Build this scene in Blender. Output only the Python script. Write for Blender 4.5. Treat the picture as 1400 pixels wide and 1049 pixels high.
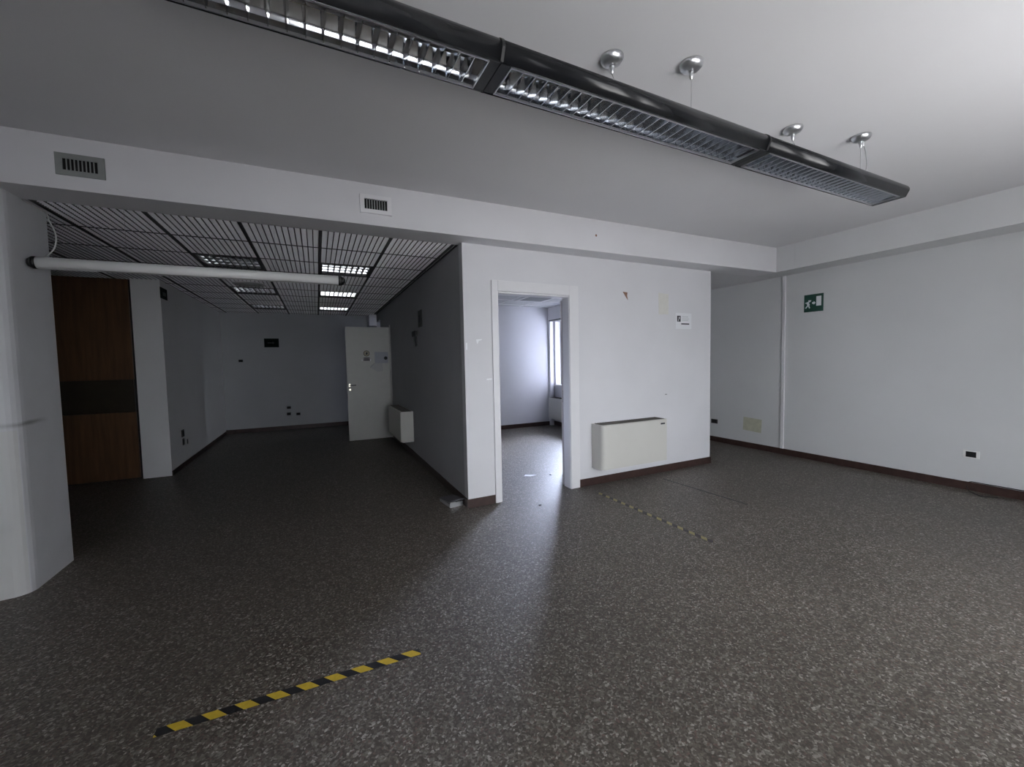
import bpy, bmesh, math, random
from mathutils import Vector, Matrix

for o in list(bpy.data.objects):
    bpy.data.objects.remove(o)
scene = bpy.context.scene
COL = scene.collection
random.seed(5)

# ------------------------------------------------------------------ camera
cam_data = bpy.data.cameras.new('camera')
cam = bpy.data.objects.new('camera', cam_data)
COL.objects.link(cam)
right = Vector((0.90372377, -0.4276608, -0.01973793))
up = Vector((0.04132929, 0.04126172, 0.99829322))
fwd = Vector((0.42611645, 0.90299707, -0.05496411))
M = Matrix.Identity(4)
for i in range(3):
    M[i][0] = right[i]; M[i][1] = up[i]; M[i][2] = -fwd[i]
M[0][3], M[1][3], M[2][3] = 0.0, 0.0, 1.5
cam.matrix_world = M
cam_data.sensor_fit = 'HORIZONTAL'
cam_data.sensor_width = 36.0
cam_data.lens = 563.13 / 1400.0 * 36.0
cam_data.clip_start = 0.05
scene.camera = cam

# ------------------------------------------------------------------ colour management, world, daylight
scene.view_settings.view_transform = 'Standard'
scene.view_settings.look = 'None'
scene.view_settings.gamma = 1.0
scene.view_settings.use_curve_mapping = False
scene.view_settings.exposure = 1.55
scene.cycles.use_denoising = True
scene.cycles.max_bounces = 12
scene.cycles.diffuse_bounces = 8
scene.cycles.glossy_bounces = 8
scene.cycles.sample_clamp_indirect = 6.0
scene.cycles.caustics_reflective = False
scene.cycles.caustics_refractive = False

SKY = 3.0
GROUND_SIDE, SKY_SIDE = 0.25, 19.0
world = bpy.data.worlds.new('overcast_day')
scene.world = world
world.use_nodes = True
wn = world.node_tree.nodes; wl = world.node_tree.links
wbg = wn['Background']
wtc = wn.new('ShaderNodeTexCoord'); wsep = wn.new('ShaderNodeSeparateXYZ')
wramp = wn.new('ShaderNodeValToRGB'); wmap = wn.new('ShaderNodeMapRange')
wmap.inputs['From Min'].default_value = -1.0; wmap.inputs['From Max'].default_value = 1.0
wl.new(wtc.outputs['Generated'], wsep.inputs[0]); wl.new(wsep.outputs['Z'], wmap.inputs['Value'])
wl.new(wmap.outputs[0], wramp.inputs[0]); wl.new(wramp.outputs[0], wbg.inputs['Color'])
wramp.color_ramp.elements[0].position = 0.16; wramp.color_ramp.elements[0].color = (2.30, 2.19, 2.19, 1)
wramp.color_ramp.elements[1].position = 0.56; wramp.color_ramp.elements[1].color = (1.22, 1.22, 1.30, 1)
e = wramp.color_ramp.elements.new(0.40); e.color = (0.62, 0.60, 0.62, 1)
e = wramp.color_ramp.elements.new(0.49); e.color = (1.22, 1.22, 1.27, 1)
e = wramp.color_ramp.elements.new(0.70); e.color = (1.30, 1.30, 1.36, 1)
# behind the camera: a pale sunlit pavement under a hazy sky; on the side (+x): open blue-white sky over dark ground
def wmr(src, f0, f1, t0, t1):
    q = wn.new('ShaderNodeMapRange'); q.interpolation_type = 'SMOOTHSTEP'
    q.inputs['From Min'].default_value = f0; q.inputs['From Max'].default_value = f1
    q.inputs['To Min'].default_value = t0; q.inputs['To Max'].default_value = t1
    wl.new(src, q.inputs['Value']); return q.outputs[0]
wsky = wmr(wsep.outputs['Z'], -0.05, 0.25, GROUND_SIDE, SKY_SIDE)
wys = wmr(wsep.outputs['Y'], 0.10, 0.40, 0.0, 1.0)      # added mask: side sky bright only towards +y, sparing the inner back wall
wsk2 = wn.new('ShaderNodeMix'); wsk2.data_type = 'FLOAT'; wl.new(wmr(wsep.outputs['Y'], -0.60, -0.35, 0.03, 0.22), wsk2.inputs['A'])
wl.new(wys, wsk2.inputs['Factor']); wl.new(wsky, wsk2.inputs['B']); wsky = wsk2.outputs['Result']
wxs = wmr(wsep.outputs['X'], 0.30, 0.60, 0.0, 1.0)
wmix = wn.new('ShaderNodeMix'); wmix.data_type = 'FLOAT'
wl.new(wxs, wmix.inputs['Factor']); wmix.inputs['A'].default_value = 1.0; wl.new(wsky, wmix.inputs['B'])
wmul = wn.new('ShaderNodeMath'); wmul.operation = 'MULTIPLY'; wmul.inputs[1].default_value = SKY
wl.new(wmix.outputs['Result'], wmul.inputs[0]); wl.new(wmul.outputs[0], wbg.inputs['Strength'])
wtint = wn.new('ShaderNodeMix'); wtint.data_type = 'RGBA'; wtint.blend_type = 'MULTIPLY'
wtf = wn.new('ShaderNodeMath'); wtf.operation = 'MULTIPLY'; wl.new(wxs, wtf.inputs[0]); wl.new(wys, wtf.inputs[1])
wl.new(wtf.outputs[0], wtint.inputs['Factor']); wl.new(wramp.outputs[0], wtint.inputs['A'])
wtint.inputs['B'].default_value = (0.84, 0.90, 1.12, 1); wl.new(wtint.outputs['Result'], wbg.inputs['Color'])



def portal(name, loc, rot, sx, sy):
    d = bpy.data.lights.new(name, 'AREA'); d.shape = 'RECTANGLE'; d.size = sx; d.size_y = sy
    d.cycles.is_portal = True
    o = bpy.data.objects.new(name, d); COL.objects.link(o); o.location = loc; o.rotation_euler = rot
    return o


# openings of the room (x0, x1, z0, z1) in the wall behind the camera
YBACK = -1.15
BACK_WIN = [(-3.2, -2.4, 1.2, 2.45), (0.05, 1.6, 0.6, 2.5), (2.35, 4.3, 0.08, 2.45)]  # first opening, far left, is added to brighten the left side
for (a, b, c, d) in BACK_WIN:      # daylight entering by the windows behind the camera, facing +y
    portal('window_portal', ((a + b) / 2, YBACK - 0.26, (c + d) / 2), (math.radians(90), 0, math.pi), b - a, d - c)
SIDE_WIN = [(6.9, 8.12, 0.93, 2.38), (9.9, 10.75, 0.93, 2.38)]   # y0,y1,z0,z1 on x = 4.95
for (a, b, c, d) in SIDE_WIN:      # facing -x
    portal('window_portal', (5.30, (a + b) / 2, (c + d) / 2), (0, math.radians(90), 0), d - c, b - a)


# ------------------------------------------------------------------ materials
def new_mat(name):
    m = bpy.data.materials.new(name); m.use_nodes = True
    return m, m.node_tree.nodes, m.node_tree.links, m.node_tree.nodes['Principled BSDF']


def mat(name, col, rough=0.5, metal=0.0, noise=0.0, nscale=8.0, bump=0.0, bscale=200.0, spec=None, coat=0.0):
    m, n, l, p = new_mat(name)
    p.inputs['Base Color'].default_value = (*col, 1)
    p.inputs['Roughness'].default_value = rough
    p.inputs['Metallic'].default_value = metal
    if spec is not None: p.inputs['Specular IOR Level'].default_value = spec
    p.inputs['Coat Weight'].default_value = coat
    tc = n.new('ShaderNodeTexCoord')
    nt = n.new('ShaderNodeTexNoise'); nt.inputs['Scale'].default_value = nscale; nt.inputs['Detail'].default_value = 5
    l.new(tc.outputs['Object'], nt.inputs['Vector'])
    r = n.new('ShaderNodeValToRGB')
    r.color_ramp.elements[0].position = 0.35; r.color_ramp.elements[1].position = 0.68
    k = 1 - noise
    r.color_ramp.elements[0].color = (col[0] * k, col[1] * k, col[2] * k, 1)
    r.color_ramp.elements[1].color = (*col, 1)
    l.new(nt.outputs['Fac'], r.inputs[0]); l.new(r.outputs[0], p.inputs['Base Color'])
    if bump:
        b = n.new('ShaderNodeBump'); b.inputs['Strength'].default_value = bump; b.inputs['Distance'].default_value = 0.002
        n2 = n.new('ShaderNodeTexNoise'); n2.inputs['Scale'].default_value = bscale
        l.new(tc.outputs['Object'], n2.inputs['Vector']); l.new(n2.outputs['Fac'], b.inputs['Height'])
        l.new(b.outputs[0], p.inputs['Normal'])
    return m


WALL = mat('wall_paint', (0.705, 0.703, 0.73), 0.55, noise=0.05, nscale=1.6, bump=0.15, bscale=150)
WALLR = mat('wall_paint_textured', (0.665, 0.675, 0.685), 0.8, noise=0.05, nscale=1.2, bump=0.35, bscale=260)
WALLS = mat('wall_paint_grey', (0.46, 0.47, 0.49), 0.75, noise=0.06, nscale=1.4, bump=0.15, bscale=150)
CEIL = mat('ceiling_paint', (0.69, 0.69, 0.71), 0.85, noise=0.04, nscale=1.0, bump=0.1, bscale=120)
BASE = mat('baseboard_wood', (0.055, 0.029, 0.025), 0.42, noise=0.35, nscale=12)
FRAME = mat('door_frame_white', (0.76, 0.755, 0.775), 0.35, noise=0.02)
LEAF = mat('door_leaf_cream', (0.56, 0.56, 0.53), 0.4, noise=0.03)
LEAFV = mat('door_leaf_edge', (0.50, 0.47, 0.50), 0.45, noise=0.03)
CREAM = mat('cream_enamel', (0.62, 0.61, 0.57), 0.4, noise=0.03, nscale=3)
DARKG = mat('dark_grille', (0.10, 0.09, 0.075), 0.6, noise=0.2)
BLACK = mat('black_plastic', (0.012, 0.012, 0.013), 0.4)
HOLE = mat('dark_hole', (0.006, 0.006, 0.006), 0.9)
BLACKG = mat('black_gloss_paint', (0.012, 0.013, 0.015), 0.20, noise=0.1, spec=0.35)
LOUV = mat('louvre_aluminium', (0.72, 0.74, 0.77), 0.11, metal=1.0)
CHROME = mat('polished_aluminium', (0.84, 0.86, 0.88), 0.13, metal=1.0)
SATIN = mat('satin_silver', (0.62, 0.63, 0.65), 0.30, metal=0.9)
STEEL = mat('steel_wire', (0.35, 0.35, 0.36), 0.4, metal=0.8)
WHITEP = mat('white_plastic', (0.80, 0.80, 0.79), 0.35)
TUBE = mat('frosted_tube_glass', (0.92, 0.93, 0.92), 0.15)
GREYP = mat('grey_plastic', (0.30, 0.31, 0.31), 0.5)
VENTG = mat('grey_green_grille', (0.27, 0.285, 0.28), 0.55, noise=0.15)
SLAT = mat('ceiling_slat_metal', (0.90, 0.90, 0.93), 0.35, metal=0.0, noise=0.08, nscale=2)
TBAR = mat('ceiling_grid_dark', (0.055, 0.055, 0.06), 0.6)
BACKING = mat('ceiling_backing_dark', (0.02, 0.02, 0.022), 0.9)
TILE = mat('mineral_tile', (0.55, 0.56, 0.57), 0.8, noise=0.05)
TILEBAR = mat('tile_grid_white', (0.75, 0.75, 0.76), 0.5)
PAPER = mat('paper_white', (0.76, 0.77, 0.80), 0.6)
PAPERG = mat('paper_grey_blue', (0.40, 0.41, 0.47), 0.6)
INKD = mat('ink_dark', (0.03, 0.032, 0.04), 0.6)
INKG = mat('ink_grey', (0.52, 0.53, 0.56), 0.6)
GREEN = mat('safety_green', (0.010, 0.060, 0.043), 0.4)
GREEND = mat('safety_green_dark', (0.006, 0.012, 0.011), 0.8, spec=0.1)
YELLOWS = mat('yellowed_glue', (0.70, 0.69, 0.65), 0.6, noise=0.06, nscale=20)
YELLOWT = mat('warning_yellow', (0.60, 0.50, 0.10), 0.5)
TAPEW = mat('white_tape', (0.86, 0.87, 0.90), 0.4)
RUST = mat('exposed_plaster', (0.30, 0.17, 0.12), 0.9, noise=0.4, nscale=60)
BRASS = mat('nickel', (0.62, 0.58, 0.50), 0.25, metal=1.0)
CLEAR = mat('plastic_sleeve', (0.47, 0.475, 0.48), 0.3)
VIOLET = mat('slab_edge', (0.3, 0.3, 0.32), 0.5)


def wood_mat():
    m, n, l, p = new_mat('brown_veneer')
    tc = n.new('ShaderNodeTexCoord'); mp = n.new('ShaderNodeMapping')
    mp.inputs['Scale'].default_value = (9, 9, 0.7)
    nt = n.new('ShaderNodeTexNoise'); nt.inputs['Scale'].default_value = 3; nt.inputs['Detail'].default_value = 8
    r = n.new('ShaderNodeValToRGB')
    r.color_ramp.elements[0].position = 0.3; r.color_ramp.elements[0].color = (0.080, 0.042, 0.022, 1)
    r.color_ramp.elements[1].position = 0.75; r.color_ramp.elements[1].color = (0.165, 0.084, 0.040, 1)
    l.new(tc.outputs['Object'], mp.inputs[0]); l.new(mp.outputs[0], nt.inputs['Vector'])
    l.new(nt.outputs['Fac'], r.inputs[0]); l.new(r.outputs[0], p.inputs['Base Color'])
    p.inputs['Roughness'].default_value = 0.4
    return m


WOOD = wood_mat()
WOODD = mat('dark_band_laminate', (0.040, 0.032, 0.022), 0.35, noise=0.2)


def floor_mat():
    m, n, l, p = new_mat('terrazzo')
    tc = n.new('ShaderNodeTexCoord')
    dn = n.new('ShaderNodeTexNoise'); dn.inputs['Scale'].default_value = 55; dn.inputs['Detail'].default_value = 2
    l.new(tc.outputs['Object'], dn.inputs['Vector'])
    mx = n.new('ShaderNodeVectorMath'); mx.operation = 'MULTIPLY_ADD'
    mx.inputs[1].default_value = (0.022, 0.022, 0.0)
    l.new(dn.outputs['Color'], mx.inputs[0]); l.new(tc.outputs['Object'], mx.inputs[2])
    v = n.new('ShaderNodeTexVoronoi'); v.voronoi_dimensions = '2D'; v.inputs['Scale'].default_value = 120
    l.new(mx.outputs[0], v.inputs['Vector'])
    s = n.new('ShaderNodeSeparateColor'); l.new(v.outputs['Color'], s.inputs[0])
    r = n.new('ShaderNodeValToRGB'); cr = r.color_ramp; cr.interpolation = 'CONSTANT'
    stops = [(0.0, (0.082, 0.069, 0.055)), (0.28, (0.122, 0.104, 0.084)), (0.52, (0.168, 0.146, 0.120)),
             (0.70, (0.23, 0.21, 0.185)), (0.83, (0.17, 0.115, 0.095)), (0.89, (0.33, 0.305, 0.275)), (0.965, (0.47, 0.44, 0.40))]
    cr.elements[0].position = 0; cr.elements[0].color = (*stops[0][1], 1)
    cr.elements[1].position = stops[1][0]; cr.elements[1].color = (*stops[1][1], 1)
    for q, c in stops[2:]:
        e = cr.elements.new(q); e.color = (*c, 1)
    l.new(s.outputs[0], r.inputs[0])
    # fine grit
    v2 = n.new('ShaderNodeTexVoronoi'); v2.voronoi_dimensions = '2D'; v2.inputs['Scale'].default_value = 210
    l.new(tc.outputs['Object'], v2.inputs['Vector'])
    s2 = n.new('ShaderNodeSeparateColor'); l.new(v2.outputs['Color'], s2.inputs[0])
    mr = n.new('ShaderNodeMapRange'); mr.inputs['To Min'].default_value = 0.75; mr.inputs['To Max'].default_value = 1.2
    l.new(s2.outputs[1], mr.inputs['Value'])
    # worn, stained areas
    big = n.new('ShaderNodeTexNoise'); big.inputs['Scale'].default_value = 0.9; big.inputs['Detail'].default_value = 6
    l.new(tc.outputs['Object'], big.inputs['Vector'])
    mb = n.new('ShaderNodeMapRange'); mb.inputs['From Min'].default_value = 0.3; mb.inputs['From Max'].default_value = 0.7
    mb.inputs['To Min'].default_value = 0.58; mb.inputs['To Max'].default_value = 0.78
    l.new(big.outputs['Fac'], mb.inputs['Value'])
    mm = n.new('ShaderNodeMath'); mm.operation = 'MULTIPLY'
    l.new(mr.outputs[0], mm.inputs[0]); l.new(mb.outputs[0], mm.inputs[1])
    sc = n.new('ShaderNodeVectorMath'); sc.operation = 'SCALE'
    l.new(r.outputs[0], sc.inputs[0]); l.new(mm.outputs[0], sc.inputs['Scale'])
    l.new(sc.outputs[0], p.inputs['Base Color'])
    rr = n.new('ShaderNodeMapRange'); rr.inputs['To Min'].default_value = 0.42; rr.inputs['To Max'].default_value = 0.55
    l.new(big.outputs['Fac'], rr.inputs['Value']); l.new(rr.outputs[0], p.inputs['Roughness'])
    return m


FLOOR = floor_mat()


def tape_mat(name='hazard_tape', yc=(0.56, 0.39, 0.035, 1)):
    m, n, l, p = new_mat(name)
    tc = n.new('ShaderNodeTexCoord'); s = n.new('ShaderNodeSeparateXYZ'); l.new(tc.outputs['Object'], s.inputs[0])
    a = n.new('ShaderNodeMath'); a.operation = 'MULTIPLY_ADD'; a.inputs[1].default_value = 0.9
    l.new(s.outputs['Y'], a.inputs[0]); l.new(s.outputs['X'], a.inputs[2])
    b = n.new('ShaderNodeMath'); b.operation = 'DIVIDE'; b.inputs[1].default_value = 0.1205
    a2 = n.new('ShaderNodeMath'); a2.operation = 'ADD'; a2.inputs[1].default_value = 0.009; l.new(a.outputs[0], a2.inputs[0]); l.new(a2.outputs[0], b.inputs[0])
    c = n.new('ShaderNodeMath'); c.operation = 'FRACT'; l.new(b.outputs[0], c.inputs[0])
    g = n.new('ShaderNodeMath'); g.operation = 'GREATER_THAN'; g.inputs[1].default_value = 0.5; l.new(c.outputs[0], g.inputs[0])
    nt = n.new('ShaderNodeTexNoise'); nt.inputs['Scale'].default_value = 40; l.new(tc.outputs['Object'], nt.inputs['Vector'])
    mix = n.new('ShaderNodeMix'); mix.data_type = 'RGBA'
    mix.inputs['A'].default_value = (0.018, 0.018, 0.022, 1); mix.inputs['B'].default_value = yc
    l.new(g.outputs[0], mix.inputs['Factor'])
    mr = n.new('ShaderNodeMapRange'); mr.inputs['To Min'].default_value = 0.75; mr.inputs['To Max'].default_value = 1.15
    l.new(nt.outputs['Fac'], mr.inputs['Value'])
    sc = n.new('ShaderNodeVectorMath'); sc.operation = 'SCALE'
    l.new(mix.outputs['Result'], sc.inputs[0]); l.new(mr.outputs[0], sc.inputs['Scale'])
    l.new(sc.outputs[0], p.inputs['Base Color']); p.inputs['Roughness'].default_value = 0.45
    return m


TAPE = tape_mat()
TAPE2 = tape_mat('worn_hazard_tape', (0.30, 0.26, 0.10, 1))


def glass_mat():
    m = bpy.data.materials.new('window_glass'); m.use_nodes = True
    n = m.node_tree.nodes; l = m.node_tree.links
    n.remove(n['Principled BSDF'])
    t = n.new('ShaderNodeBsdfTransparent'); t.inputs[0].default_value = (0.93, 0.95, 0.95, 1)
    g = n.new('ShaderNodeBsdfGlossy'); g.inputs['Roughness'].default_value = 0.02
    f = n.new('ShaderNodeFresnel'); f.inputs[0].default_value = 1.45
    ge = n.new('ShaderNodeNewGeometry'); io = n.new('ShaderNodeMapRange')
    io.inputs['To Min'].default_value = 1.45; io.inputs['To Max'].default_value = 1 / 1.45
    l.new(ge.outputs['Backfacing'], io.inputs['Value']); l.new(io.outputs[0], f.inputs['IOR'])
    mx = n.new('ShaderNodeMixShader')
    l.new(f.outputs[0], mx.inputs[0]); l.new(t.outputs[0], mx.inputs[1]); l.new(g.outputs[0], mx.inputs[2])
    l.new(mx.outputs[0], n['Material Output'].inputs[0])
    return m


GLASS = glass_mat()


# ------------------------------------------------------------------ mesh helpers
class MB:
    def __init__(self):
        self.bm = bmesh.new()

    def box(self, x0, x1, y0, y1, z0, z1, mtx=None):
        vs = [self.bm.verts.new((x, y, z)) for z in (z0, z1) for (x, y) in ((x0, y0), (x1, y0), (x1, y1), (x0, y1))]
        if mtx:
            for v in vs: v.co = mtx @ v.co
        for f in ((3, 2, 1, 0), (4, 5, 6, 7), (0, 1, 5, 4), (1, 2, 6, 5), (2, 3, 7, 6), (3, 0, 4, 7)):
            self.bm.faces.new([vs[i] for i in f])
        return self

    def prism(self, pts, axis, a, b, mtx=None, smooth=False):
        """closed 2D outline extruded from a to b along axis; pts are the other two coordinates in xyz order"""
        def P(p, t):
            if axis == 'x': v = Vector((t, p[0], p[1]))
            elif axis == 'y': v = Vector((p[0], t, p[1]))
            else: v = Vector((p[0], p[1], t))
            return mtx @ v if mtx else v
        A = [self.bm.verts.new(P(p, a)) for p in pts]; B = [self.bm.verts.new(P(p, b)) for p in pts]
        self.bm.faces.new(A[::-1]); self.bm.faces.new(B)
        k = len(pts)
        for i in range(k):
            f = self.bm.faces.new((A[i], A[(i + 1) % k], B[(i + 1) % k], B[i])); f.smooth = smooth
        return self

    def strip(self, pts, axis, a, b, smooth=True):
        """open 2D polyline extruded (a surface)"""
        def P(p, t):
            return Vector((t, p[0], p[1])) if axis == 'x' else (Vector((p[0], t, p[1])) if axis == 'y' else Vector((p[0], p[1], t)))
        A = [self.bm.verts.new(P(p, a)) for p in pts]; B = [self.bm.verts.new(P(p, b)) for p in pts]
        for i in range(len(pts) - 1):
            f = self.bm.faces.new((A[i], A[i + 1], B[i + 1], B[i])); f.smooth = smooth
        return self

    def cyl(self, p0, p1, r, seg=16, r1=None):
        p0 = Vector(p0); p1 = Vector(p1); d = (p1 - p0).normalized()
        r1 = r if r1 is None else r1
        a = d.orthogonal().normalized(); b = d.cross(a)
        A = []; B = []
        for i in range(seg):
            t = 2 * math.pi * i / seg; w = a * math.cos(t) + b * math.sin(t)
            A.append(self.bm.verts.new(p0 + w * r)); B.append(self.bm.verts.new(p1 + w * r1))
        self.bm.faces.new(A[::-1]); self.bm.faces.new(B)
        for i in range(seg):
            f = self.bm.faces.new((A[i], A[(i + 1) % seg], B[(i + 1) % seg], B[i])); f.smooth = True
        return self

    def lathe(self, prof, c=(0, 0, 0), seg=28):
        c = Vector(c); rings = []
        for (r, z) in prof:
            if r < 1e-6: rings.append([self.bm.verts.new(c + Vector((0, 0, z)))])
            else: rings.append([self.bm.verts.new(c + Vector((r * math.cos(2 * math.pi * i / seg), r * math.sin(2 * math.pi * i / seg), z))) for i in range(seg)])
        for A, B in zip(rings, rings[1:]):
            for i in range(seg):
                j = (i + 1) % seg
                if len(A) == 1 and len(B) == 1: continue
                if len(A) == 1: f = self.bm.faces.new((A[0], B[j], B[i]))
                elif len(B) == 1: f = self.bm.faces.new((A[i], A[j], B[0]))
                else: f = self.bm.faces.new((A[i], A[j], B[j], B[i]))
                f.smooth = True
        return self

    def tube(self, pts, r, seg=8):
        pts = [Vector(p) for p in pts]
        # Catmull-Rom smoothing
        q = []
        for i in range(len(pts) - 1):
            p0 = pts[max(i - 1, 0)]; p1 = pts[i]; p2 = pts[i + 1]; p3 = pts[min(i + 2, len(pts) - 1)]
            for k in range(6):
                t = k / 6
                q.append(0.5 * ((2 * p1) + (-p0 + p2) * t + (2 * p0 - 5 * p1 + 4 * p2 - p3) * t * t + (-p0 + 3 * p1 - 3 * p2 + p3) * t ** 3))
        q.append(pts[-1])
        rings = []
        for i, p in enumerate(q):
            d = (q[min(i + 1, len(q) - 1)] - q[max(i - 1, 0)]).normalized()
            ref = Vector((0.3, 0.2, 0.93)); a = (ref - d * ref.dot(d)).normalized(); b = d.cross(a)
            rings.append([self.bm.verts.new(p + (a * math.cos(2 * math.pi * k / seg) + b * math.sin(2 * math.pi * k / seg)) * r) for k in range(seg)])
        for A, B in zip(rings, rings[1:]):
            for i in range(seg):
                f = self.bm.faces.new((A[i], A[(i + 1) % seg], B[(i + 1) % seg], B[i])); f.smooth = True
        self.bm.faces.new(rings[0][::-1]); self.bm.faces.new(rings[-1])
        return self

    def build(self, name, m, parent=None, bevel=0.0, fix=True):
        if fix: bmesh.ops.recalc_face_normals(self.bm, faces=self.bm.faces[:])
        me = bpy.data.meshes.new(name); self.bm.to_mesh(me); self.bm.free()
        me.materials.append(m)
        o = bpy.data.objects.new(name, me); COL.objects.link(o)
        if parent: o.parent = parent
        if bevel:
            b = o.modifiers.new('bevel', 'BEVEL'); b.width = bevel; b.segments = 2; b.limit_method = 'ANGLE'
        return o


def tag(o, label, cat, group=None, kind=None):
    o['label'] = label; o['category'] = cat
    if group: o['group'] = group
    if kind: o['kind'] = kind
    return o


def thing(name, label, cat, loc=(0, 0, 0), rz=0.0, group=None):
    o = bpy.data.objects.new(name, None); COL.objects.link(o); o.empty_display_size = 0.1
    o.location = loc; o.rotation_euler = (0, 0, rz)
    return tag(o, label, cat, group)


def struct(o, label=None, cat='room'):
    o['kind'] = 'structure'
    if label: o['label'] = label; o['category'] = cat
    return o


def plate(name, m, parent, x0, x1, z0, z1, y, t=0.001):
    """thin plate facing -y (local) at depth y"""
    return MB().box(x0, x1, y - t, y, z0, z1).build(name, m, parent)


# ------------------------------------------------------------------ dimensions
ZB, ZC = 2.682, 3.024            # beam underside, main ceiling
YB = 3.745                       # beam face
XL, XW, XS = 1.347, 6.355, 5.953
YFAR, XLEFT, YCOL = 10.91, -1.878, 7.129
SK = 0.0206                      # the front wall is slightly skewed


def FY(x): return 3.960 + SK * (x - XL)


# ------------------------------------------------------------------ shell
struct(MB().box(-3.75, 6.5, -1.8, 11.1, -0.12, 0.0).build('floor', FLOOR), 'grey brown polished terrazzo floor', 'floor')
struct(MB().box(-3.75, 6.5, -1.8, 11.06, ZC, ZC + 0.12).build('ceiling', CEIL), 'plain white plaster ceiling of the main room', 'ceiling')
struct(MB().box(-3.75, XS, YB, 4.06, ZB, ZC + 0.12).build('trim_1', WALL), 'white ceiling beam crossing the room with two air vents', 'beam')
struct(MB().box(XS, XW + 0.15, -1.8, 3.495, ZB, ZC + 0.12).box(XS, XW + 0.15, 3.4975, 4.06, ZB, ZC + 0.12).build('trim_2', WALLR),
       'white dropped soffit along the right wall', 'beam')
struct(MB().box(4.95, XW, 4.06, 6.0, ZB, ZB + 0.1).build('ceiling', CEIL), 'plain low ceiling of the recess at right', 'ceiling')
# right wall
struct(MB().box(XW, XW + 0.15, -1.8, 6.2, 0, ZC).build('wall_right', WALLR), 'long pale grey right wall', 'wall')
struct(MB().box(4.9, XW + 0.15, 6.0, 6.15, 0, ZC).build('wall_recess', WALL), 'end wall of the recess at right', 'wall')
# front wall with the doorway
DX0, DX1, DZ = 1.715, 2.615, 2.235
f = MB()
T = 0.12
def fw(x0, x1, z0, z1):
    f.prism([(x0, FY(x0)), (x1, FY(x1)), (x1, FY(x1) + T), (x0, FY(x0) + T)], 'z', z0, z1)
fw(XL, DX0, 0, ZB); fw(DX1, 4.982, 0, ZB); fw(DX0, DX1, DZ, ZB)
struct(f.build('wall_front', WALL), 'white partition wall with the doorway', 'wall')
# side wall of the left room
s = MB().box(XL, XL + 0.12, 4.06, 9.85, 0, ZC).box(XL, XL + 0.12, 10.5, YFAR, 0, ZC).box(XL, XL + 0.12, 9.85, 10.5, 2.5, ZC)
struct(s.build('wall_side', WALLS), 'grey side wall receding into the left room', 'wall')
# left room
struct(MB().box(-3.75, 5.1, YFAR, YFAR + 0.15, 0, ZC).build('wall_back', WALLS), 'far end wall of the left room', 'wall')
struct(MB().box(-2.19, XLEFT, YCOL, YFAR, 0, ZC).build('wall_left', mat('wall_paint_white', (0.82, 0.825, 0.84), 0.6, noise=0.04, nscale=1.5)), 'pale left wall of the left room with its white end face', 'wall')
struct(MB().box(-3.75, -3.6, -1.8, YFAR, 0, ZC).build('wall_outer', WALL), 'outer wall on the far left, out of view', 'wall')
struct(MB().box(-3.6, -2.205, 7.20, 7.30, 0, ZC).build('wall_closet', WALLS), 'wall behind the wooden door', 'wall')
# rounded pier at far left
pts = [(-3.6, 3.79), (-1.93, 3.80)]
for k in range(7):
    a = -math.pi / 2 + (math.pi / 2) * k / 6
    pts.append((-1.895 + 0.10 * math.cos(a), 3.905 + 0.10 * math.sin(a)))
pts += [(-1.795, 4.35), (-3.6, 4.35)]
m, n, l, p = new_mat('wall_paint_stained')
tc = n.new('ShaderNodeTexCoord'); nt = n.new('ShaderNodeTexNoise'); nt.inputs['Scale'].default_value = 2.2; nt.inputs['Detail'].default_value = 7
l.new(tc.outputs['Object'], nt.inputs['Vector'])
sp = n.new('ShaderNodeSeparateXYZ'); l.new(tc.outputs['Object'], sp.inputs[0])
def mth(op, a, b=None, c=None):
    q = n.new('ShaderNodeMath'); q.operation = op
    for i, v in enumerate((a, b, c)):
        if v is None: continue
        if isinstance(v, (int, float)): q.inputs[i].default_value = v
        else: l.new(v, q.inputs[i])
    return q.outputs[0]
def band(v, c, w):     # soft bump of half width w about c
    return mth('MAXIMUM', mth('SUBTRACT', 1.0, mth('DIVIDE', mth('ABSOLUTE', mth('SUBTRACT', v, c)), w)), 0.0)
nz = mth('ADD', sp.outputs['Z'], mth('MULTIPLY', nt.outputs['Fac'], 0.05))
mark = mth('MULTIPLY', band(nz, 1.165, 0.022), band(sp.outputs['Y'], 3.95, 0.22))     # scuffed line left by a removed counter
mark2 = mth('MULTIPLY', band(nz, 0.49, 0.07), band(sp.outputs['Y'], 3.70, 0.12))
yel = mth('MULTIPLY', mth('LESS_THAN', nz, 1.13), mth('LESS_THAN', sp.outputs['Y'], 3.85))
r = n.new('ShaderNodeValToRGB'); r.color_ramp.elements[0].position = 0.3; r.color_ramp.elements[1].position = 0.7
r.color_ramp.elements[0].color = (0.74, 0.75, 0.77, 1); r.color_ramp.elements[1].color = (0.82, 0.83, 0.86, 1)
l.new(nt.outputs['Fac'], r.inputs[0])
m1 = n.new('ShaderNodeMix'); m1.data_type = 'RGBA'; m1.inputs['B'].default_value = (0.76, 0.76, 0.69, 1)
l.new(r.outputs[0], m1.inputs['A']); l.new(mth('MULTIPLY', yel, 0.35), m1.inputs['Factor'])
m2 = n.new('ShaderNodeMix'); m2.data_type = 'RGBA'; m2.inputs['B'].default_value = (0.25, 0.26, 0.26, 1)
l.new(m1.outputs['Result'], m2.inputs['A']); l.new(mth('MINIMUM', mth('ADD', mark, mth('MULTIPLY', mark2, 0.5)), 0.75), m2.inputs['Factor'])
l.new(m2.outputs['Result'], p.inputs['Base Color']); p.inputs['Roughness'].default_value = 0.7
PIER = m
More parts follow.
